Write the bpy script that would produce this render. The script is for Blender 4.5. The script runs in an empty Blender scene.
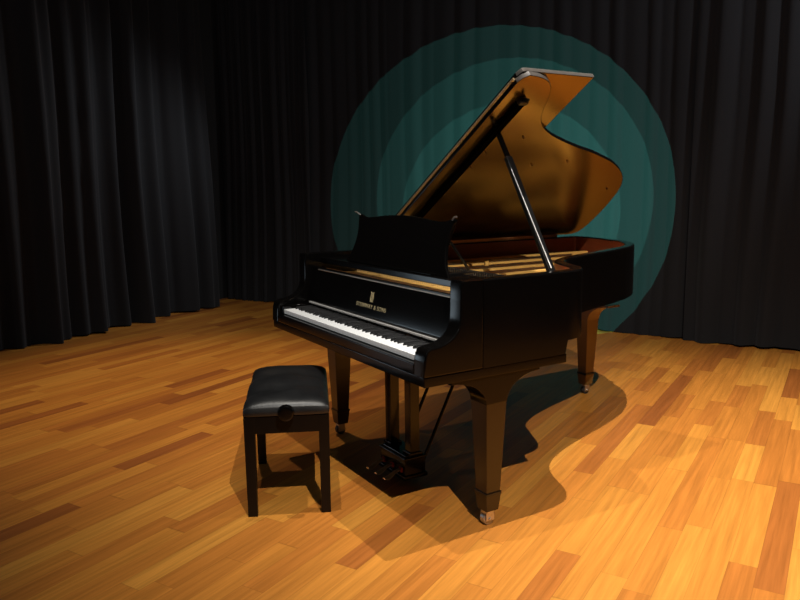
import bpy, bmesh, math, random
from mathutils import Vector, Matrix
random.seed(7)
D = bpy.data; C = bpy.context.scene.collection
PI = math.pi
def R(a): return math.radians(a)

# ------------------------------------------------------------------ materials
def mat(name, color, rough=.5, metal=0., ior=1.5, coat=0., spec=.5):
    m = D.materials.new(name); m.use_nodes = True
    b = m.node_tree.nodes['Principled BSDF']
    b.inputs['Base Color'].default_value = (*color, 1)
    b.inputs['Roughness'].default_value = rough
    b.inputs['Metallic'].default_value = metal
    b.inputs['IOR'].default_value = ior
    b.inputs['Coat Weight'].default_value = coat
    b.inputs['Specular IOR Level'].default_value = spec
    return m
def noisy(m, scale=40, stretch=(1, 1, 1), lo=.8, hi=1.2, rlo=None, rhi=None, bump=0., bscale=None):
    """modulate base colour / roughness by object-space noise"""
    nt = m.node_tree; N = nt.nodes; L = nt.links
    b = N['Principled BSDF']
    tc = N.new('ShaderNodeTexCoord'); mp = N.new('ShaderNodeMapping'); mp.inputs['Scale'].default_value = stretch
    no = N.new('ShaderNodeTexNoise'); no.inputs['Scale'].default_value = scale; no.inputs['Detail'].default_value = 4
    L.new(tc.outputs['Object'], mp.inputs['Vector']); L.new(mp.outputs['Vector'], no.inputs['Vector'])
    col = b.inputs['Base Color'].default_value[:]
    mr = N.new('ShaderNodeMapRange'); mr.inputs['To Min'].default_value = lo; mr.inputs['To Max'].default_value = hi
    L.new(no.outputs['Fac'], mr.inputs['Value'])
    mx = N.new('ShaderNodeMix'); mx.data_type = 'RGBA'; mx.blend_type = 'MULTIPLY'; mx.inputs['Factor'].default_value = 1
    mx.inputs['A'].default_value = col
    L.new(mr.outputs['Result'], mx.inputs['B']); L.new(mx.outputs['Result'], b.inputs['Base Color'])
    if rlo is not None:
        m2 = N.new('ShaderNodeMapRange'); m2.inputs['To Min'].default_value = rlo; m2.inputs['To Max'].default_value = rhi
        L.new(no.outputs['Fac'], m2.inputs['Value']); L.new(m2.outputs['Result'], b.inputs['Roughness'])
    if bump:
        n2 = N.new('ShaderNodeTexNoise'); n2.inputs['Scale'].default_value = bscale or scale
        L.new(mp.outputs['Vector'], n2.inputs['Vector'])
        bp = N.new('ShaderNodeBump'); bp.inputs['Strength'].default_value = bump; bp.inputs['Distance'].default_value = .002
        L.new(n2.outputs['Fac'], bp.inputs['Height']); L.new(bp.outputs['Normal'], b.inputs['Normal'])
    return m
M = {}
M['black'] = noisy(mat('piano_lacquer', (.0022, .0019, .0018), .15, spec=.32), 3, lo=.9, hi=1.1, rlo=.13, rhi=.2)
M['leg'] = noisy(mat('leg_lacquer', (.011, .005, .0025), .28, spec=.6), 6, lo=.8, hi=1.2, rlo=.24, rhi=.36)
M['rear_leg'] = noisy(mat('rear_leg_lacquer', (.17, .095, .026), .3, spec=.6), 6, lo=.8, hi=1.2, rlo=.24, rhi=.36)  # lit copy of the leg lacquer, golden light put into the colour
M['satin'] = noisy(mat('satin_black', (.004, .004, .0042), .3), 8, lo=.9, hi=1.1)
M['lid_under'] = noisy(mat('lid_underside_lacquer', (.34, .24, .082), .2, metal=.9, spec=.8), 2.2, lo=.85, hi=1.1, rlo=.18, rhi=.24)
M['ivory'] = noisy(mat('white_key_top', (.86, .88, .90), .25), 30, lo=.97, hi=1.0)
M['ebony'] = noisy(mat('black_key_top', (.014, .014, .015), .35), 60, lo=.9, hi=1.1)
M['red_wood'] = noisy(mat('mahogany_inner_rim', (.20, .045, .016), .3), 5, (1, 1, 8), .7, 1.3)
M['maple'] = noisy(mat('maple_action', (.22, .08, .025), .4), 9, (1, 6, 6), .7, 1.2)
M['gold'] = noisy(mat('bronze_iron_plate', (.95, .56, .15), .38, metal=.25), 14, lo=.85, hi=1.1)
M['spruce'] = noisy(mat('spruce_soundboard', (.20, .09, .03), .4), 8, (12, 1, 1), .8, 1.15)
M['brass'] = noisy(mat('brass', (.62, .42, .2), .3, metal=1), 40, lo=.8, hi=1.1)
M['hinge'] = noisy(mat('hinge_metal', (.5, .36, .22), .42, metal=.9), 60, lo=.5, hi=1.2)
M['silver'] = noisy(mat('worn_steel', (.62, .6, .58), .32, metal=.9), 50, lo=.75, hi=1.1)
M['pedal'] = noisy(mat('pedal_brass', (.8, .68, .45), .28, metal=.75), 40, lo=.85, hi=1.1)
M['string'] = noisy(mat('steel_strings', (.5, .42, .32), .35, metal=1), 50, lo=.8, hi=1.1)
M['flat_black'] = noisy(mat('flat_black', (.0025, .0025, .0025), .9, spec=.0), 40, lo=.8, hi=1.2)
M['rubber'] = noisy(mat('dark_rubber', (.03, .03, .03), .6), 40, lo=.8, hi=1.2)
M['letter'] = noisy(mat('gilt_lettering', (.42, .34, .19), .45, metal=.3), 60, lo=.9, hi=1.1)
M['felt'] = noisy(mat('grey_felt_strip', (.34, .33, .32), .8), 120, lo=.7, hi=1.2)
M['red_felt'] = noisy(mat('red_felt', (.28, .035, .025), .9), 120, lo=.7, hi=1.2)
M['leather'] = noisy(mat('black_leather', (.008, .0083, .009), .36, spec=.6), 9, lo=.7, hi=1.3, rlo=.28, rhi=.5, bump=.3, bscale=130)
M['bench'] = noisy(mat('bench_black_lacquer', (.003, .0025, .0025), .35, spec=.25), 5, lo=.9, hi=1.1)
M['edge'] = noisy(mat('worn_lid_edge', (.10, .088, .08), .32, metal=.3), 40, lo=.6, hi=1.3)  # pale grey puts the highlight on the lid edges into the colour
M['wall'] = noisy(mat('black_wall_paint', (.01, .01, .01), .9), 12, lo=.9, hi=1.1)

def curtain_mat():
    m = mat('black_velour', (.018, .018, .0192), .95, spec=.1)
    b = m.node_tree.nodes['Principled BSDF']
    b.inputs['Sheen Weight'].default_value = .15; b.inputs['Sheen Roughness'].default_value = .5
    b.inputs['Sheen Tint'].default_value = (.5, .52, .56, 1)
    return noisy(m, 260, (1, 1, .6), .8, 1.2, bump=.15, bscale=300)
M['curtain'] = curtain_mat()

BD = math.atan2(.89, -.455)          # direction the floor boards run
def floor_mat():
    m = mat('jarrah_parquet', (.5, .2, .05), .34); nt = m.node_tree; N = nt.nodes; L = nt.links
    b = N['Principled BSDF']
    def mth(op, a, bb=None, c=None):
        n = N.new('ShaderNodeMath'); n.operation = op
        for i, v in enumerate((a, bb, c)):
            if v is None: continue
            if isinstance(v, (int, float)): n.inputs[i].default_value = v
            else: L.new(v, n.inputs[i])
        return n.outputs[0]
    tc = N.new('ShaderNodeTexCoord'); mp = N.new('ShaderNodeMapping'); mp.vector_type = 'TEXTURE'
    mp.inputs['Rotation'].default_value = (0, 0, BD)
    L.new(tc.outputs['Object'], mp.inputs['Vector'])
    sp = N.new('ShaderNodeSeparateXYZ'); L.new(mp.outputs['Vector'], sp.inputs[0])
    u, v = sp.outputs[0], sp.outputs[1]          # u along the boards, v across
    W, LEN = .093, .78
    vr = mth('DIVIDE', v, W); row = mth('FLOOR', vr); fv = mth('SUBTRACT', vr, row)
    wn = N.new('ShaderNodeTexWhiteNoise'); wn.noise_dimensions = '1D'; L.new(row, wn.inputs['W'])
    off = mth('MULTIPLY', wn.outputs['Value'], 7.3)
    ur = mth('ADD', mth('DIVIDE', u, LEN), off)
    # uneven board lengths
    ur2 = mth('ADD', ur, mth('MULTIPLY', mth('SINE', mth('ADD', mth('MULTIPLY', ur, 2.1), mth('MULTIPLY', row, 1.7))), .28))
    col = mth('FLOOR', ur2); fu = mth('SUBTRACT', ur2, col)
    cb = N.new('ShaderNodeCombineXYZ'); L.new(row, cb.inputs[0]); L.new(col, cb.inputs[1])
    w2 = N.new('ShaderNodeTexWhiteNoise'); w2.noise_dimensions = '2D'; L.new(cb.outputs[0], w2.inputs['Vector'])
    ramp = N.new('ShaderNodeValToRGB'); cr = ramp.color_ramp
    stops = [(0, (.33, .098, .020)), (.07, (.42, .132, .024)), (.18, (.50, .168, .027)), (.5, (.56, .202, .031)), (.8, (.63, .245, .037)), (1, (.68, .285, .045))]
    cr.elements[0].position = 0; cr.elements[0].color = (*stops[0][1], 1)
    cr.elements[1].position = 1; cr.elements[1].color = (*stops[-1][1], 1)
    for p_, c_ in stops[1:-1]:
        e = cr.elements.new(p_); e.color = (*c_, 1)
    L.new(w2.outputs['Value'], ramp.inputs[0])
    # grain
    cg = N.new('ShaderNodeCombineXYZ')
    L.new(mth('ADD', mth('MULTIPLY', u, 1.7), mth('MULTIPLY', w2.outputs['Value'], 37)), cg.inputs[0]); L.new(mth('MULTIPLY', v, 42), cg.inputs[1])
    gr = N.new('ShaderNodeTexNoise'); gr.inputs['Scale'].default_value = 1; gr.inputs['Detail'].default_value = 6; gr.inputs['Roughness'].default_value = .65
    L.new(cg.outputs[0], gr.inputs['Vector'])
    g = N.new('ShaderNodeMapRange'); g.inputs['From Min'].default_value = .3; g.inputs['From Max'].default_value = .7
    g.inputs['To Min'].default_value = .74; g.inputs['To Max'].default_value = 1.18
    L.new(gr.outputs['Fac'], g.inputs['Value'])
    # seams
    ev = mth('MINIMUM', fv, mth('SUBTRACT', 1, fv)); eu = mth('MINIMUM', fu, mth('SUBTRACT', 1, fu))
    sv = N.new('ShaderNodeMapRange'); sv.inputs['From Max'].default_value = .022; sv.inputs['To Min'].default_value = .72; L.new(ev, sv.inputs['Value'])
    su = N.new('ShaderNodeMapRange'); su.inputs['From Max'].default_value = .004; su.inputs['To Min'].default_value = .72; L.new(eu, su.inputs['Value'])
    f = mth('MULTIPLY', mth('MULTIPLY', g.outputs['Result'], sv.outputs['Result']), su.outputs['Result'])
    mx = N.new('ShaderNodeMix'); mx.data_type = 'RGBA'; mx.blend_type = 'MULTIPLY'; mx.inputs['Factor'].default_value = 1
    L.new(ramp.outputs['Color'], mx.inputs['A']); L.new(f, mx.inputs['B'])
    L.new(mx.outputs['Result'], b.inputs['Base Color'])
    rr = N.new('ShaderNodeMapRange'); rr.inputs['To Min'].default_value = .32; rr.inputs['To Max'].default_value = .5
    L.new(gr.outputs['Fac'], rr.inputs['Value']); L.new(rr.outputs['Result'], b.inputs['Roughness'])
    bp = N.new('ShaderNodeBump'); bp.inputs['Strength'].default_value = .2; bp.inputs['Distance'].default_value = .001
    L.new(f, bp.inputs['Height']); L.new(bp.outputs['Normal'], b.inputs['Normal'])
    b.inputs['Specular IOR Level'].default_value = .35
    return m
M['floor'] = floor_mat()

# ------------------------------------------------------------------ mesh helpers
def nb(): return bmesh.new()
def merge(dst, src, mtx=None):
    if mtx is not None: bmesh.ops.transform(src, matrix=mtx, verts=src.verts)
    me = D.meshes.new('t'); src.to_mesh(me); src.free(); dst.from_mesh(me); D.meshes.remove(me)
def box(bm, x0, x1, y0, y1, z0, z1, bev=0., seg=2, mtx=None):
    b = nb(); bmesh.ops.create_cube(b, size=1)
    for v in b.verts:
        v.co = Vector((x0 + (v.co.x + .5) * (x1 - x0), y0 + (v.co.y + .5) * (y1 - y0), z0 + (v.co.z + .5) * (z1 - z0)))
    if bev: bmesh.ops.bevel(b, geom=b.edges[:], offset=bev, segments=seg, affect='EDGES', profile=.5)
    merge(bm, b, mtx); return bm
def frustum(bm, cx, cy, z0, h0, z1, h1, bev=.003, cx1=None, cy1=None):
    """square section tapering from half-size h0 at z0 to h1 at z1 (h may be (hx,hy))"""
    hx0, hy0 = h0 if isinstance(h0, tuple) else (h0, h0); hx1, hy1 = h1 if isinstance(h1, tuple) else (h1, h1)
    cx1 = cx if cx1 is None else cx1; cy1 = cy if cy1 is None else cy1
    b = nb()
    lo = [b.verts.new((cx + sx * hx0, cy + sy * hy0, z0)) for sx, sy in ((-1, -1), (1, -1), (1, 1), (-1, 1))]
    hi = [b.verts.new((cx1 + sx * hx1, cy1 + sy * hy1, z1)) for sx, sy in ((-1, -1), (1, -1), (1, 1), (-1, 1))]
    b.faces.new(lo[::-1]); b.faces.new(hi)
    for i in range(4): b.faces.new((lo[i], lo[(i + 1) % 4], hi[(i + 1) % 4], hi[i]))
    if bev: bmesh.ops.bevel(b, geom=b.edges[:], offset=bev, segments=2, affect='EDGES', profile=.5)
    merge(bm, b); return bm
def prism(bm, poly, lo, hi, axis='z', bev=0., seg=2, mtx=None):
    """extrude a 2-D polygon. axis z: poly=(x,y); axis x: poly=(y,z); axis y: poly=(x,z)"""
    def P(p, t): return (p[0], p[1], t) if axis == 'z' else ((t, p[0], p[1]) if axis == 'x' else (p[0], t, p[1]))
    b = nb()
    A = [b.verts.new(P(p, lo)) for p in poly]; B = [b.verts.new(P(p, hi)) for p in poly]
    fa = b.faces.new(A); fb = b.faces.new(B)
    n = len(poly)
    for i in range(n): b.faces.new((A[i], A[(i + 1) % n], B[(i + 1) % n], B[i]))
    bmesh.ops.recalc_face_normals(b, faces=b.faces[:])
    if bev:
        es = [e for f in (fa, fb) for e in f.edges]
        bmesh.ops.bevel(b, geom=list(set(es)), offset=bev, segments=seg, affect='EDGES', profile=.5, clamp_overlap=True)
    merge(bm, b, mtx); return bm
def cyl(bm, p0, p1, r0, r1=None, n=20, cap=True):
    p0 = Vector(p0); p1 = Vector(p1); r1 = r0 if r1 is None else r1
    b = nb(); d = p1 - p0
    bmesh.ops.create_cone(b, cap_ends=cap, segments=n, radius1=r0, radius2=r1, depth=d.length)
    q = d.to_track_quat('Z', 'Y').to_matrix().to_4x4()
    merge(bm, b, Matrix.Translation((p0 + p1) / 2) @ q); return bm
def tube(bm, pts, rad, n=10):
    pts = [Vector(p) for p in pts]
    b = nb(); rings = []
    for i, p in enumerate(pts):
        t = (pts[min(i + 1, len(pts) - 1)] - pts[max(i - 1, 0)]).normalized()
        s = t.cross(Vector((0, 0, 1)));
        if s.length < .1: s = t.cross(Vector((1, 0, 0)))
        s.normalize(); w = s.cross(t)
        r = rad[i] if isinstance(rad, (list, tuple)) else rad
        rx, rz = r if isinstance(r, tuple) else (r, r)
        rings.append([b.verts.new(p + s * rx * math.cos(2 * PI * k / n) + w * rz * math.sin(2 * PI * k / n)) for k in range(n)])
    for a, c in zip(rings, rings[1:]):
        for k in range(n): b.faces.new((a[k], a[(k + 1) % n], c[(k + 1) % n], c[k]))
    b.faces.new(rings[0][::-1]); b.faces.new(rings[-1])
    bmesh.ops.recalc_face_normals(b, faces=b.faces[:])
    merge(bm, b); return bm
def smooth_path(pts, k=5):
    out = []
    n = len(pts)
    for i in range(n - 1):
        p0 = pts[max(i - 1, 0)]; p1 = pts[i]; p2 = pts[i + 1]; p3 = pts[min(i + 2, n - 1)]
        for j in range(k):
            t = j / k
            out.append(tuple(.5 * ((2 * b) + (-a + c) * t + (2 * a - 5 * b + 4 * c - d) * t * t + (-a + 3 * b - 3 * c + d) * t ** 3) for a, b, c, d in zip(p0, p1, p2, p3)))
    out.append(tuple(pts[-1])); return out
def offset_path(pts, d):
    """offset an open 2-D path to its left by d"""
    out = []
    for i, p in enumerate(pts):
        a = Vector(pts[max(i - 1, 0)]); c = Vector(pts[min(i + 1, len(pts) - 1)])
        t = (c - a).normalized(); out.append((p[0] - t.y * d, p[1] + t.x * d))
    return out
def obj(name, bm, m, parent=None, smooth=True, ang=35):
    me = D.meshes.new(name)
    bm.to_mesh(me); bm.free()
    ms = m if isinstance(m, (list, tuple)) else [m]
    for x in ms: me.materials.append(x)
    if smooth:
        me.polygons.foreach_set('use_smooth', [True] * len(me.polygons))
        try: me.set_sharp_from_angle(angle=R(ang))
        except Exception: pass
    o = D.objects.new(name, me); C.objects.link(o)
    if smooth and ang < 90:
        wn = o.modifiers.new('weighted', 'WEIGHTED_NORMAL'); wn.keep_sharp = True
    if parent is not None:
        o.parent = parent
        # meshes are written in world coordinates: bring them to the root's frame
        r = parent
        while r.parent is not None: r = r.parent
        if r is parent: o.matrix_parent_inverse = Matrix.Identity(4); o.location = -Vector(r.location)
    return o
def sub(name, bm, m, parent, smooth=True):
    """sub-part: mesh in the same coordinates as its parent part"""
    o = obj(name, bm, m, None, smooth); o.parent = parent; o.location = (0, 0, 0); return o
def thing(name, label, cat, loc):
    o = D.objects.new(name, None); C.objects.link(o); o.location = loc; o.empty_display_size = .2
    o['label'] = label; o['category'] = cat; return o
def struct(name, bm, m):
    o = obj(name, bm, m, None, False); o['kind'] = 'structure'; return o

# ------------------------------------------------------------------ the room
LW0 = Vector((-4.2, -1.12)); LD = Vector((-.455, .89)).normalized()      # left curtain line, running back
BW0 = Vector((-1.757, 3.5)); BWD = Vector((.89, .455)).normalized()      # back curtain line, running right
den = LD.x * (-BWD.y) + BWD.x * LD.y
dd = BW0 - LW0
tL = (dd.x * (-BWD.y) + BWD.x * dd.y) / den
CORN = LW0 + LD * tL                                                     # corner of the two curtain lines
def along(a, l, r): return CORN + BWD * a - LD * l if False else CORN + BWD * r - LD * l
fb = nb()
P = [CORN + (-BWD * .45 + LD * .45), CORN + (BWD * 8.5 + LD * .45), CORN + (BWD * 8.5 - LD * 8.5), CORN + (-BWD * .45 - LD * 8.5)]
prism(fb, [(p.x, p.y) for p in P], -.08, 0)
struct('floor', fb, M['floor'])
def wall(name, a, b, nrm):
    q = [a, b, b + nrm * .12, a + nrm * .12]
    struct(name, prism(nb(), [(p.x, p.y) for p in q], 0, 5.2), M['wall'])
wall('wall_left', CORN - BWD * .3 + LD * .3, CORN - BWD * .3 - LD * 8.4, -BWD * 1)
wall('wall_back', CORN - BWD * .3 + LD * .3, CORN + BWD * 8.4 + LD * .3, LD * 1)

def curtain(name, label, org, dirv, nrm, s0, s1, folds, seed, amp=.07, height=4.6, lean=None, step=.011):
    """a pleated drape: org + dirv*s, pleats pushed out along nrm"""
    rnd = random.Random(seed)
    cs = []; s = s0
    prof = []                                     # (position, width, height) of each pleat
    while s < s1:
        w = rnd.uniform(*folds); prof.append((s + w / 2, w, rnd.uniform(.35, 1.0))); s += w
    b = nb(); zs = [.012, .10, .25, .5, .9, 1.4, 2.0, 2.7, 3.4, height]
    n = int((s1 - s0) / step); grid = []
    ph = [rnd.uniform(0, 6) for _ in range(6)]
    for j, z in enumerate(zs):
        row = []
        k = 1 - z / height                        # 0 at top, 1 at hem
        for i in range(n + 1):
            s = s0 + (s1 - s0) * i / n
            drift = .05 * k * math.sin(s * 1.9 + ph[0]) + .02 * math.sin(z * 1.6 + s * 2.3 + ph[1])
            if lean: drift += lean(s, k)
            q = s - drift
            h = 0
            for c, w, a in prof:
                t = (q - c) / (w * .62)
                if -1 < t < 1: h = max(h, a * (1 - t * t) ** 1.15)
            h += .18 * math.sin(q * 31 + ph[2]) * math.sin(q * 7 + ph[3]) + .25 * math.sin(q * 2.3 + ph[4])
            h = h * (1 + .45 * k * k)
            p = org + dirv * s + nrm * (amp * h)
            zz = z
            if j == 0: zz = .012 + .01 * math.sin(s * 5 + ph[5])
            row.append(b.verts.new((p.x, p.y, max(zz, .003))))
        grid.append(row)
    for a, c in zip(grid, grid[1:]):
        for i in range(n): b.faces.new((a[i], a[i + 1], c[i + 1], c[i]))
    bmesh.ops.recalc_face_normals(b, faces=b.faces[:])
    o = obj(name, b, M['curtain'], None, True, 180)
    o['label'] = label; o['category'] = 'curtain'; o['group'] = 'black stage curtains'
    return o
curtain('stage_curtain', 'black stage curtain along the left side with broad soft folds', CORN, -LD, BWD, .55, 7.5, (.20, .44), 3, amp=.21)
fan = lambda s, k: .10 * (1 - k) * max(0, 1 - abs(s) / .9)
curtain('stage_curtain', 'black stage curtain bunched into the corner left of the piano, folds fanning out', CORN, BWD, -LD, -.25, 1.05, (.07, .13), 11, amp=.06, lean=fan)
curtain('stage_curtain', 'black stage curtain hanging behind the grand piano, lit with teal circles', CORN + LD * .10, BWD, -LD, .86, 5.07, (.10, .24), 23, amp=.036)
curtain('stage_curtain', 'black stage curtain at the far right, beyond the overlap right of the piano', CORN + LD * .06, BWD, -LD, 4.98, 8.2, (.12, .30), 31, amp=.075)

# ------------------------------------------------------------------ the grand piano
piano = thing('grand_piano', 'glossy black concert grand piano with its lid propped wide open', 'piano', (0, .9, 0))
ZR, ZB, ZS, ZK = .994, .715, .66, .723
W = .71
TREBLE = [(W, .236), (W, .33), (W, .50), (W, .62), (.706, .69), (.685, .755), (.645, .80), (.59, .833), (.52, .862), (.45, .90), (.39, .957), (.345, 1.03),
          (.312, 1.10), (.27, 1.21), (.23, 1.33), (.195, 1.45), (.152, 1.57), (.108, 1.68), (.052, 1.785), (-.012, 1.875), (-.09, 1.95), (-.19, 2.01),
          (-.33, 2.06), (-.47, 2.095), (-.59, 2.115), (-.67, 2.11), (-.703, 2.07), (-W, 2.0), (-W, 1.6), (-W, 1.2), (-W, .7), (-W, .236)]
path = smooth_path(TREBLE, 5)
inner = offset_path(path, .05)
rb = nb(); pr = None
# rim wall: outer skin, top edge, inner skin (inner skin carries the mahogany veneer)
cols = []
for (a, i_) in zip(path, inner):
    zb = ZS if a[1] < .66 else ZB
    ro = .006
    mid = ((a[0] + (i_[0] - a[0]) * .12), (a[1] + (i_[1] - a[1]) * .12))
    mid2 = ((a[0] + (i_[0] - a[0]) * .88), (a[1] + (i_[1] - a[1]) * .88))
    cols.append([rb.verts.new((*a, zb)), rb.verts.new((*a, ZR - ro)), rb.verts.new((*mid, ZR)), rb.verts.new((*mid2, ZR)), rb.verts.new((*i_, ZR - ro)), rb.verts.new((*i_, zb))])
for c0, c1 in zip(cols, cols[1:]):
    for k in range(6):
        f = rb.faces.new((c0[k], c1[k], c1[(k + 1) % 6], c0[(k + 1) % 6]))
        if k == 4 and min(c0[0].co.y, c1[0].co.y) > .60: f.material_index = 1
for c in (cols[0], cols[-1]): rb.faces.new(c)
bmesh.ops.recalc_face_normals(rb, faces=rb.faces[:])
rim = obj('case_rim', rb, [M['black'], M['red_wood']], piano)
rim['label'] = 'black curved case with red-brown inner veneer'
# arms (cheeks)
arm = [(-.026, ZS), (-.024, .715), (-.019, .742), (-.010, .757), (.007, .764), (.041, .768), (.071, .777), (.098, .792), (.120, .815), (.131, .847), (.134, .89), (.134, .93), (.136, .985), (.142, ZR), (.236, ZR), (.236, ZS)]
arm_s = smooth_path(arm[1:12], 3); armp = [arm[0]] + arm_s + arm[12:]
for s in (1, -1):
    lo, hi = sorted((s * .637, s * W))
    obj('arm', prism(nb(), armp, lo, hi, 'x', bev=.007), M['black'], piano)
    lo, hi = sorted((s * .613, s * .637))
    obj('key_block', box(nb(), lo, hi, -.004, .15, ZS + .002, .738, .003), M['black'], piano)
# keybed and keyslip
kb = nb()
box(kb, -.703, .703, -.022, .665, .622, ZS - .0015, .003)
obj('keybed', kb, M['black'], piano)
obj('keyslip', box(nb(), -.6365, .6365, -.024, -.004, ZS - .001, .700, .004), M['black'], piano)
# deck under the keys and bottom of the action compartment
obj('key_frame', box(nb(), -.66, .66, .004, .64, ZS - .001, .694), M['satin'], piano)
# bottom bracing beams
for (x0, x1, y0, y1) in ((-.62, .05, 1.15, 1.24), (-.64, .0, 1.6, 1.69), (-.6, .62, .665, .74)):
    obj('case_beam', box(nb(), x0, x1, y0, y1, .70 if y0 < .7 else .72, .785, .004), M['satin'], piano)

# keys
PITCH = 1.224 / 52
whites = []; blacks = []
names = []
wi = 0
for k in range(88):
    n = (k + 9) % 12
    if n in (1, 3, 6, 8, 10): blacks.append((wi * PITCH, n))
    else: whites.append(wi); wi += 1
wm = None; bmsh = None
shift = {1: -.0022, 3: .0022, 6: -.003, 8: 0, 10: .003}
for i in whites:
    x = -.612 + (i + .5) * PITCH
    if wm is None:
        b = box(nb(), -PITCH / 2 + .0005, PITCH / 2 - .0005, 0, .148, -.021, 0, .0012, 2)
        o = obj('white_key', b, M['ivory'], piano); wm = o
    else:
        o = wm.copy(); C.objects.link(o)
    o.parent = piano; o.location = Vector((x, 0, ZK)) - piano.location
for bx_, n in blacks:
    x = -.612 + bx_ + shift[n]
    if bmsh is None:
        b = nb()
        prism(b, [(.050, -.004), (.150, -.004), (.150, .0115), (.060, .0115), (.055, .009)], -.0052, .0052, 'x', bev=.0016)
        o = obj('black_key', b, M['ebony'], piano); bmsh = o
    else:
        o = bmsh.copy(); C.objects.link(o)
    o.parent = piano; o.location = Vector((x, 0, ZK)) - piano.location
# fallboard: upright behind the keys, rounded lower lip
fbp = [(.152, .742), (.146, .750), (.1425, .758), (.1425, .768), (.1535, .82), (.1642, .87), (.1725, .909), (.174, .916), (.190, .916), (.180, .85), (.170, .742)]
fall = obj('fallboard', prism(nb(), fbp, -.635, .635, 'x', bev=.0025), M['black'], piano)
sub('felt_strip', box(nb(), -.61, .61, .137, .149, .7445, .7535, .002), M['felt'], fall)  # added pale strip for the bright reflection along the fallboard lip
def text_mesh(body, size):
    cu = D.curves.new('t', 'FONT'); cu.body = body; cu.size = size; cu.align_x = 'CENTER'; cu.extrude = .0006; cu.space_character = 1.12
    o = D.objects.new('t', cu); C.objects.link(o); dg = bpy.context.evaluated_depsgraph_get(); dg.update()
    me = D.meshes.new_from_object(o.evaluated_get(dg)); C.objects.unlink(o); D.objects.remove(o)
    b = nb(); b.from_mesh(me); D.meshes.remove(me); return b
def on_fall(x, z):                                  # a frame on the fallboard's face
    yf = .1425 + (z - .768) * .2128
    return Matrix.Translation((x, yf - .0012, z)) @ Matrix.Rotation(R(90 - 12), 4, 'X')
tb = text_mesh('STEINWAY & SONS', .026)
xs = [v.co.x for v in tb.verts]; k = .262 / (max(xs) - min(xs))
bmesh.ops.transform(tb, matrix=Matrix.Diagonal((k, 1.0, 1, 1)), verts=tb.verts)
bmesh.ops.transform(tb, matrix=on_fall(.016, .798), verts=tb.verts)
sub('lettering', tb, M['letter'], fall, False)
em = nb()                                           # gilt lyre emblem above the name
lm = on_fall(.016, .851) @ Matrix.Scale(.85, 4)
def L2(p): return lm @ Vector((p[0], p[1], .0004))
for s in (1, -1):
    tube(em, [L2((s * x, y)) for x, y in ((.003, -.024), (.011, -.019), (.015, -.008), (.012, .006), (.009, .016), (.013, .024), (.017, .022))], .0018, 6)
for x in (-.0055, 0, .0055): tube(em, [L2((x, -.017)), L2((x, .018))], .0009, 6)
tube(em, [L2((-.011, .0185)), L2((.011, .0185))], .0017, 6)
tube(em, [L2((-.013, -.026)), L2((.013, -.026))], .0022, 6)
tube(em, [L2((-.006, -.021)), L2((.006, -.021))], .002, 6)
sub('emblem', em, M['letter'], fall)
# hinge strip at the fallboard top and the rail above it
hb = nb(); x = -.56
while x < .63:
    cyl(hb, (x, .1735, .9185), (x + .018, .1735, .9185), .0030, n=8); x += .0195
obj('fallboard_hinge', hb, M['silver'], piano)
obj('stretcher_rail', box(nb(), -.637, .637, .178, .200, .900, .9275, .003), M['black'], piano)
obj('action_rail', box(nb(), -.55, .62, .203, .216, .905, .924, .002), M['maple'], piano)
# bass-side arm-top trim seen as a small wooden corner
# music desk and its shelf
sh = nb()
box(sh, -.657, .657, .222, .250, .944, .972, .003)
for s in (-1, 1):
    lo, hi = sorted((s * .61, s * .657)); box(sh, lo, hi, .245, .60, .944, .966, .003)
box(sh, -.60, .60, .245, .40, .950, .968, .002)
obj('music_shelf', sh, M['black'], piano)
half = [(0, .245), (.08, .2435), (.16, .239), (.24, .231), (.30, .2265), (.335, .2275), (.36, .235), (.385, .241), (.401, .2405), (.403, .232), (.398, .215), (.392, .195), (.384, .168),
        (.380, .142), (.382, .11), (.392, .075), (.405, .042), (.428, .018), (.440, .0), ]
poly = half + [(-x, z) for x, z in half[::-1][:-1]]
TILT = Matrix.Translation((0, .268, .967)) @ Matrix.Rotation(R(-15), 4, 'X')
desk = obj('music_desk', prism(nb(), poly, 0, .016, 'y', bev=.004, mtx=TILT), M['black'], piano)
lb = nb()
box(lb, -.36, .36, -.03, .0, .0, .010, .002, mtx=TILT)
sub('desk_ledge', lb, M['black'], desk)
for s in (-1, 1):
    st = nb()
    tube(st, [TILT @ Vector((s * .36, .018, .16)), (s * .36, .43, .985), ], .006, 8)
    box(st, s * .36 - .012, s * .36 + .012, .28, .45, .967, .976, .002)
    sub('desk_strut', st, M['satin'], desk)
for s in (-1, 1): sub('page_clip', tube(nb(), [TILT @ Vector((s * .385, .0, .235)), TILT @ Vector((s * .41, -.012, .246)), TILT @ Vector((s * .428, -.012, .247))], .003, 8), M['silver'], desk)

# --- interior: soundboard, iron plate, strings
def inner_poly(d, y0):
    q = offset_path(path, d)
    return [p for p in q if p[1] >= y0]
ip = inner_poly(.049, .42)
obj('soundboard', prism(nb(), ip, .80, .812), M['spruce'], piano)
pl = nb()
op = inner_poly(.052, .40); iq = inner_poly(.135, .40)
n = min(len(op), len(iq))
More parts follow.
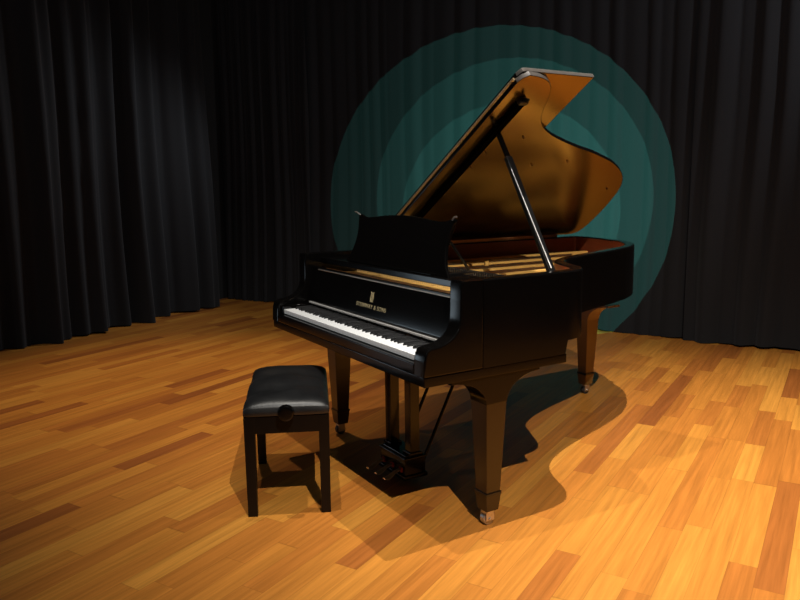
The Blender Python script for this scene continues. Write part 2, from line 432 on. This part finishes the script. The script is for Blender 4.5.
# flange following the rim
a_ = offset_path(path, .052); c_ = offset_path(path, .12)
vv = []
for p, q in zip(a_, c_):
    if p[1] < .36: continue
    vv.append([pl.verts.new((*p, .868)), pl.verts.new((*p, .884)), pl.verts.new((*q, .884)), pl.verts.new((*q, .868))])
for c0, c1 in zip(vv, vv[1:]):
    for k in range(4): pl.faces.new((c0[k], c1[k], c1[(k + 1) % 4], c0[(k + 1) % 4]))
for c in (vv[0], vv[-1]): pl.faces.new(c)
bmesh.ops.recalc_face_normals(pl, faces=pl.faces[:])
box(pl, -.655, .655, .36, .62, .868, .886, .003)                 # tuning-pin web
for x0, x1, y1 in ((-.60, -.52, 2.02), (-.36, -.30, 2.08), (-.12, -.10, 1.88), (.10, .06, 1.52), (.32, .25, 1.12), (.50, .47, .80)):
    prism(pl, [(x0 - .016, .60), (x0 + .016, .60), (x1 + .016, y1), (x1 - .016, y1)], .872, .912, bev=.004)
# long bass bridge and hitch-pin horn of the plate
prism(pl, [(-.655, 1.00), (-.50, 1.12), (-.36, 1.42), (-.22, 1.80), (-.30, 1.90), (-.46, 1.55), (-.655, 1.36)], .880, .898, bev=.004)
for x, y in ((.30, .98), (.47, .76), (-.06, 1.55), (.56, .70), (-.30, 1.05), (.12, 1.3)):
    cyl(pl, (x, y, .88), (x, y, .925), .014, .011, 14)
obj('iron_plate', pl, M['gold'], piano)
sb = nb()
for k in range(96):
    t = k / 95; x = .61 - 1.22 * t
    L_ = .16 + 1.35 * t ** 1.35
    x1 = x - .02 - .05 * t
    yend = min(.62 + L_, 2.02)
    cyl(sb, (x, .56, .903), (x1, yend, .900), .0011 + .0012 * (t > .75), n=5, cap=False)
ss = obj('strings', sb, M['string'], piano); ss['kind'] = 'stuff'
tp = nb()
for r_ in range(3):
    for k in range(80):
        cyl(tp, (-.62 + 1.24 * k / 79, .43 + r_ * .045, .884), (-.62 + 1.24 * k / 79, .43 + r_ * .045, .925), .0034, n=6)
tt = obj('tuning_pins', tp, M['silver'], piano); tt['kind'] = 'stuff'
dm = nb()
for k in range(64):
    x = -.60 + k * .0166
    box(dm, x, x + .009, .665, .685, .903, .935)
obj('dampers', dm, M['ebony'], piano)['kind'] = 'stuff'
# lid hinge of brass along the bass rim
hb = nb(); y = .62
while y < 1.95:
    cyl(hb, (-.712, y, 1.0005), (-.712, y + .055, 1.0005), .005, n=8); y += .058
box(hb, -.712, -.690, .605, 1.93, .992, 1.012, .002)
obj('bass_hinge', hb, M['brass'], piano)

# --- lid: built closed, then swung open about the bass hinge
TH = R(32.35)
LIDM = Matrix.Translation((-W, 0, 1.004)) @ Matrix.Rotation(-TH, 4, 'Y')       # local x = distance from hinge
lo_ = offset_path(path, -.003)
YF = .602
tre = [p for p in lo_ if p[1] > YF + .02]
lid_poly = [(p[0] + W, p[1]) for p in tre if p[0] + W > .002]
lid_poly = [(W * 2 - .045, YF), (W * 2 - .015, YF + .012), (W * 2 + .004, YF + .035)] + [p for p in lid_poly if p[1] > YF + .05]
# close along the hinge
lid_poly = [p for p in lid_poly if not (p[0] < .02 and p[1] < 2.06)] + [(.0, 2.04), (.0, YF)]
lb = nb()
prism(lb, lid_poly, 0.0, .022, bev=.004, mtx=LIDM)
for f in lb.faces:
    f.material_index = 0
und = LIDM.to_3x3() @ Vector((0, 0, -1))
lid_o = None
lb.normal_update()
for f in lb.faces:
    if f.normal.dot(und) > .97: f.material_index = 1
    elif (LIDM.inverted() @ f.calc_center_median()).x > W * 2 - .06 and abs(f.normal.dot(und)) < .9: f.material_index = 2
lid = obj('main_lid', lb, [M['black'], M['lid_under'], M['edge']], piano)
lid['label'] = 'main lid, golden-brown sheen on its underside'
# front flap folded back on top of the lid
fl = nb()
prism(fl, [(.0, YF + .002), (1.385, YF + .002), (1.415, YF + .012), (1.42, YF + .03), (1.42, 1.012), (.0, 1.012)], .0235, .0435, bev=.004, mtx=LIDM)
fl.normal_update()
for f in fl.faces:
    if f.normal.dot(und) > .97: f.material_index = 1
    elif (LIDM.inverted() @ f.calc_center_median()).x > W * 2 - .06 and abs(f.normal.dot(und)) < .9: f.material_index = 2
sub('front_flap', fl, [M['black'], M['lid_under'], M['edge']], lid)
# knuckled hinge joining lid and flap
hb = nb(); x = .02
while x < 1.36:
    cyl(hb, LIDM @ Vector((x, YF - .003, .023)), LIDM @ Vector((x + .013, YF - .003, .023)), .006, n=8); x += .0165
sub('flap_hinge', hb, M['hinge'], lid)
bt = nb()
box(bt, .12, 1.275, .676, .712, -.026, .002, .004, mtx=LIDM)
bat = sub('lid_batten', bt, M['flat_black'], lid)
br = nb()
box(br, 1.272, 1.292, .670, .716, -.030, .0, .003, mtx=LIDM)
cyl(br, LIDM @ Vector((1.295, .692, -.012)), LIDM @ Vector((1.31, .70, -.03)), .007, n=10)
sub('batten_bracket', br, M['satin'], lid)
for s_, y_ in ((1.02, .90), (.80, 1.12), (.56, 1.88), (.83, 1.34), (.90, .76), (.78, .75), (.66, .74), (.54, .735), (.42, .73)):
    sub('lid_buffer', cyl(nb(), LIDM @ Vector((s_, y_, .001)), LIDM @ Vector((s_, y_, -.009)), .006, .004, 10), M['brass'], lid)
# --- lid prop
PB = Vector((.640, .655, .972)); PT = LIDM @ Vector((1.078, .700, -.012))
d = (PT - PB); ln = d.length
def stick(bm, p0, p1, w, t):
    dv = (p1 - p0); q = dv.to_track_quat('Z', 'Y').to_matrix().to_4x4()
    return box(bm, -w, w, -t, t, 0, dv.length, .003, mtx=Matrix.Translation(p0) @ q)
pbm = nb(); stick(pbm, PB + Vector((0, 0, -.03)), PB + d * .80, .0155, .011)
prop = obj('lid_prop', pbm, M['satin'], piano)
e_ = nb(); stick(e_, PB + d * .77, PT, .0105, .008)
sub('prop_extension', e_, M['black'], prop)
g_ = nb(); stick(g_, PB + d * .04 + Vector((.006, -.0135, .002)), PB + d * .79 + Vector((.006, -.0135, .002)), .0024, .002)
sub('prop_inlay', g_, M['silver'], prop)  # added bright strip standing for the lit face of the prop
box(g2 := nb(), .615, .668, .625, .690, .945, .975, .003)
sub('prop_socket', g2, M['brass'], prop)
# hook piece standing above the batten
hk = nb(); cyl(hk, LIDM @ Vector((1.11, .675, -.002)), LIDM @ Vector((1.15, .625, -.004)), .008, .006, 10)
sub('prop_catch', hk, M['satin'], lid)

# --- legs
def arc(c, r0, a0, a1, n=8): return [(c[0] + r0[0] * math.cos(R(a0 + (a1 - a0) * i / n)), c[1] + r0[1] * math.sin(R(a0 + (a1 - a0) * i / n))) for i in range(n + 1)]
def leg(cx, cy, s, axis='y', left=True, right=True, zt=.622, body='leg', lm='leg'):
    """tapered square leg with flared bracket, cuff and caster"""
    HT, HB = .050, .034
    b = nb()
    frustum(b, cx, cy, .135, HB, zt - .10, HT, .003)
    # bracket: plate with two concave quarter arcs along `axis`
    wl = .165
    pts = []
    c0 = cy if axis == 'y' else cx
    z1 = zt - .012; z0 = zt - .115
    pts += [(c0 + wl + HT if right else c0 + HT, zt), (c0 + wl + HT if right else c0 + HT, z1)]
    if right: pts += [(c0 + HT + wl * (1 - math.sin(R(a))), z0 + (z1 - z0) * math.cos(R(a))) for a in range(8, 91, 9)]
    else: pts += [(c0 + HT, z0)]
    pts += [(c0 - HT, z0)] if not left else [(c0 - HT - wl * (1 - math.sin(R(a))), z0 + (z1 - z0) * math.cos(R(a))) for a in range(90, 7, -9)]
    pts += [(c0 - wl - HT if left else c0 - HT, z1), (c0 - wl - HT if left else c0 - HT, zt)]
    o = obj(body, b, M[lm], piano)
    k = nb()
    if axis == 'y': prism(k, pts, cx - HT - .002, cx + HT + .002, 'x', bev=.003)
    else: prism(k, pts, cy - HT - .002, cy + HT + .002, 'y', bev=.003)
    sub('leg_bracket', k, M['black'] if lm == 'leg' else M[lm], o)
    cu = nb(); frustum(cu, cx, cy, .128, HB + .004, .142, HB + .005, .003); sub('cuff', cu, M['satin'], o)
    ft = nb(); frustum(ft, cx, cy, .062, HB - .004, .130, HB + .003, .003); sub('foot_block', ft, M[lm], o)
    f = nb()
    cyl(f, (cx, cy, .05), (cx, cy, .066), .026, n=18)
    for q in (-1, 1): box(f, cx + q * .017 - .003, cx + q * .017 + .003, cy - .022, cy + .018, .018, .055, .002)
    cyl(f, (cx - .024, cy - .004, .026), (cx + .024, cy - .004, .026), .006, n=10)
    sub('caster_fork', f, M['silver'], o)
    w = nb(); cyl(w, (cx - .012, cy - .004, .0262), (cx + .012, cy - .004, .0262), .026, n=24)
    sub('caster_wheel', w, M['silver'] if s == 0 else M['rubber'], o)
    return o
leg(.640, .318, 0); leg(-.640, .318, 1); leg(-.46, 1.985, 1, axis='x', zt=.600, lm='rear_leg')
# rear-leg bracket reaching towards the tail
obj('leg_block', box(nb(), -.52, -.40, 1.935, 2.01, .6005, .80, .003), M['satin'], piano)
# --- pedal lyre
LX, LY = .045, -.028
def lbox(bm, hx, y0, y1, z0, z1, bv): return box(bm, LX - hx, LX + hx, y0 + LY, y1 + LY, z0, z1, bv)
b = nb()
lbox(b, .108, .262, .372, .042, .120, .003)
lbox(b, .116, .254, .380, .028, .046, .004)
lbox(b, .113, .257, .377, .114, .128, .004)
lbox(b, .103, .268, .366, .128, .138, .004)
lyre = obj('pedal_lyre', b, M['black'], piano)
for s in (-1, 1):
    px_ = LX + s * .086
    p_ = nb(); frustum(p_, px_, .316 + LY, .136, .024, .622, .025, .003); box(p_, px_ - .032, px_ + .032, .284 + LY, .348 + LY, .136, .150, .003)
    sub('lyre_post', p_, M['black'], lyre)
    t_ = nb(); tube(t_, [(px_ + .01, .37 + LY, .10), (px_ + .03, .60, .64)], .008, 10); box(t_, px_ + .01, px_ + .05, .57, .63, .605, .63, .003)
    sub('lyre_brace', t_, M['black'], lyre)
for x in (-.022, .053, .128):
    p_ = nb()
    tube(p_, [(x, y_ + LY, z_) for y_, z_ in ((.275, .068), (.245, .073), (.222, .066), (.20, .053), (.182, .046), (.168, .048))], [(.009, .006), (.010, .006), (.012, .005), (.017, .005), (.019, .005), (.012, .003)], 12)
    sub('pedal', p_, M['pedal'], lyre)
    sub('pedal_felt', box(nb(), x - .013, x + .013, .250 + LY, .262 + LY, .060, .084, .004), M['red_felt'], lyre)
# ------------------------------------------------------------------ the bench
BC = Vector((-.144, -.186, 0)); BA = math.atan2(.268, -.58)      # long axis direction
bench = thing('piano_bench', 'black adjustable piano bench with padded leather seat in front of the keyboard', 'bench', BC)
bench.rotation_euler = (0, 0, BA)
def bobj(name, bm, m, par=None, smooth=True):
    o = obj(name, bm, m, None, smooth); o.parent = par or bench; o.location = (0, 0, 0); return o
HL, HW = .314, .170
seat = nb(); nx, ny = 30, 18
top = [[None] * (ny + 1) for _ in range(nx + 1)]
def pad(u, v):
    e = max(abs(u), abs(v))
    edge = (1 - abs(u) ** 7) * (1 - abs(v) ** 5)
    h = .036 * max(edge, 0) ** .5 + .014 * (1 - u * u) * (1 - v * v)
    h -= .015 * math.exp(-((u + .42 + .1 * v) / .14) ** 2) * (1 - .5 * v * v) + .017 * math.exp(-((u - .28 - .12 * v) / .15) ** 2) * (1 - .5 * v * v)
    h += .0045 * math.sin(7 * u + 2.2 * v + 1.5 * math.sin(3 * v)) * (1 - u * u)
    return .456 + h
def rs(u, v):
    k = .985 if abs(u) > .9 and abs(v) > .9 else 1
    return u * k, v * k
G = []
for i in range(nx + 1):
    row = []
    for j in range(ny + 1):
        u = math.sin((i / nx - .5) * PI); v = math.sin((j / ny - .5) * PI)
        a, c = rs(u, v)
        row.append(seat.verts.new((a * (HL + .002), c * (HW + .002), pad(u * .999, v * .999))))
    G.append(row)
for i in range(nx):
    for j in range(ny): seat.faces.new((G[i][j], G[i + 1][j], G[i + 1][j + 1], G[i][j + 1]))
ring = [G[i][0] for i in range(nx + 1)] + [G[nx][j] for j in range(1, ny + 1)] + [G[i][ny] for i in range(nx - 1, -1, -1)] + [G[0][j] for j in range(ny - 1, 0, -1)]
prev = ring
for z_, k in ((.446, 1.012), (.434, 1.014), (.427, 1.004), (.424, .985)):
    cur = [seat.verts.new((v.co.x * k, v.co.y * k, z_)) for v in ring]
    for i in range(len(ring)): seat.faces.new((prev[i], prev[(i + 1) % len(ring)], cur[(i + 1) % len(ring)], cur[i]))
    prev = cur
seat.faces.new(prev)
bmesh.ops.recalc_face_normals(seat, faces=seat.faces[:])
cush = bobj('seat_cushion', seat, M['leather'])
pp = nb()
tube(pp, [(v.co.x * 1.016, v.co.y * 1.016, .418) for v in ring] + [(ring[0].co.x * 1.016, ring[0].co.y * 1.016, .418)] if False else [(-HL, -HW - .005, .416), (HL, -HW - .005, .416), (HL + .005, HW, .416), (-HL, HW + .005, .416)], .002, 6)
pp.free()
ap = nb(); t = .02
for s in (-1, 1):
    box(ap, -HL + .01, HL - .01, s * (HW - .012) - t / 2, s * (HW - .012) + t / 2, .350, .423, .002)
    box(ap, s * (HL - .012) - t / 2, s * (HL - .012) + t / 2, -HW + .01, HW - .01, .352, .423, .002)
box(ap, -HL + .02, HL - .02, -HW + .02, HW - .02, .410, .4235, 0)
bobj('apron', ap, M['bench'])
for sx in (-1, 1):
    for sy in (-1, 1):
        l = nb(); frustum(l, sx * (HL - .023), sy * (HW - .0205), 0, .0195, .422, .0220, .002)
        bobj('leg', l, M['bench'])
    if sx > 0: continue
    kn = nb()
    cyl(kn, (sx * (HL - .005), 0, .447), (sx * (HL + .022), 0, .447), .012, n=14)
    cyl(kn, (sx * (HL + .018), 0, .447), (sx * (HL + .030), 0, .447), .030, .034, n=28)
    cyl(kn, (sx * (HL + .030), 0, .447), (sx * (HL + .046), 0, .447), .034, .031, n=28)
    cyl(kn, (sx * (HL + .046), 0, .447), (sx * (HL + .051), 0, .447), .031, .022, n=28)
    bobj('height_knob', kn, M['black'])

# ------------------------------------------------------------------ lights
def aim(o, target): o.rotation_euler = (Vector(target) - o.location).to_track_quat('-Z', 'Y').to_euler()
def spot(name, loc, target, power, color, size, blend=.6, radius=.05):
    l = D.lights.new(name, 'SPOT'); l.energy = power; l.color = color; l.spot_size = size; l.spot_blend = blend; l.shadow_soft_size = radius
    o = D.objects.new(name, l); C.objects.link(o); o.location = loc; aim(o, target); return o
WARM = (1, .93, .82)
spot('stage_spotlight', (.90, .90, 5.0), (1.35, 1.8, 0), 1120, WARM, R(66), 1, .02)
spot('stage_spotlight', (4.2, -1.05, 5.2), (-.45, 1.35, 0), 1080, WARM, R(52), 1, .02)
spot('stage_spotlight', (.25, -.65, 5.2), (.70, 1.05, 0), 400, WARM, R(58), 1, .03)
spot('stage_spotlight', (-2.5, .3, 5.2), (-2.1, -.2, 0), 420, (1, .76, .52), R(47), 1, .05)  # added fill spot, brightens and warms the floor on the left
def area(name, loc, target, power, color, size):
    l = D.lights.new(name, 'AREA'); l.energy = power; l.color = color; l.size = size
    o = D.objects.new(name, l); C.objects.link(o); o.location = loc; aim(o, target); return o
area('front_wash_light', (-.6, -4.6, 4.0), (-.3, .6, .6), 9, (.85, .93, 1), .16)  # added unseen cool light, puts glints on the bevelled edges
area('key_side_light', (-2.9, -2.2, .45), (.6, .1, .85), 3, (.72, .88, 1), .6)  # added unseen low light for bluish highlights on the arms
area('curtain_wash_light', (1.8, -.5, 4.6), (-.8, 4.2, 1.6), 40, (.9, .94, 1), 1.2)  # added unseen fill, lifts the back curtain
spot('curtain_wash_light', tuple(CORN + BWD * 8.2 - LD * 1.5) + (3.6,), tuple(CORN + BWD * 3.6) + (1.7,), 230, (.9, .94, 1), R(52), 1, .15)  # added unseen grazing spot, brings out the back curtain folds
spot('curtain_wash_light', (-3.75, 1.75, 2.3), (-4.75, -.5, 1.1), 75, (.88, .94, 1), R(100), 1, .12)  # added unseen grazing spot, brings out the left curtain folds
# teal circle graphic cast as light on the back curtain by three added spots
CAM = Vector((2.8022, -1.4088, 1.3368)); YAW, PIT, ROL, FPX = -1.0199, -.1559, -.0119, 731.73
cf = Vector((math.sin(YAW) * math.cos(PIT), math.cos(YAW) * math.cos(PIT), math.sin(PIT)))
r0 = Vector((math.cos(YAW), -math.sin(YAW), 0)); u0 = r0.cross(cf)
cr_ = math.cos(ROL) * r0 + math.sin(ROL) * u0; cu_ = -math.sin(ROL) * r0 + math.cos(ROL) * u0
LAMP = Vector((-.714, 1.540, 1.238))
def teal(tgt, half, power, color):
    l = D.lights.new('teal_projector', 'SPOT'); l.energy = power; l.color = color; l.spot_size = 2 * R(half); l.spot_blend = 0; l.shadow_soft_size = 0
    l.use_nodes = True; nt = l.node_tree; em = nt.nodes['Emission']          # even field: offset the fall-off towards the rim
    tc = nt.nodes.new('ShaderNodeTexCoord'); sp = nt.nodes.new('ShaderNodeSeparateXYZ'); nt.links.new(tc.outputs['Normal'], sp.inputs[0])
    ab = nt.nodes.new('ShaderNodeMath'); ab.operation = 'ABSOLUTE'; nt.links.new(sp.outputs[2], ab.inputs[0])
    pw = nt.nodes.new('ShaderNodeMath'); pw.operation = 'POWER'; nt.links.new(ab.outputs[0], pw.inputs[0]); pw.inputs[1].default_value = -3
    nt.links.new(pw.outputs[0], em.inputs['Strength'])
    o = D.objects.new('teal_projector', l); C.objects.link(o); o.location = LAMP; aim(o, tgt)
TEAL = (.14, .80, .66)
teal((-2.391, 3.113, 1.175), 33.27, 240, TEAL)
teal((-2.370, 3.135, 1.190), 27.95, 250, TEAL)
teal((-2.409, 3.088, 1.094), 22.50, 330, TEAL)

w = D.worlds.new('World'); bpy.context.scene.world = w; w.use_nodes = True
w.node_tree.nodes['Background'].inputs[0].default_value = (.5, .55, .65, 1)
w.node_tree.nodes['Background'].inputs[1].default_value = .007

# ------------------------------------------------------------------ camera
cam = D.cameras.new('camera'); co = D.objects.new('camera', cam); C.objects.link(co)
cam.sensor_width = 36; cam.lens = FPX / 800 * 36; cam.clip_start = .05
co.matrix_world = Matrix(((cr_.x, cu_.x, -cf.x, CAM.x), (cr_.y, cu_.y, -cf.y, CAM.y), (cr_.z, cu_.z, -cf.z, CAM.z), (0, 0, 0, 1)))
sc = bpy.context.scene; sc.camera = co
sc.view_settings.view_transform = 'Standard'; sc.view_settings.look = 'None'; sc.view_settings.exposure = 0
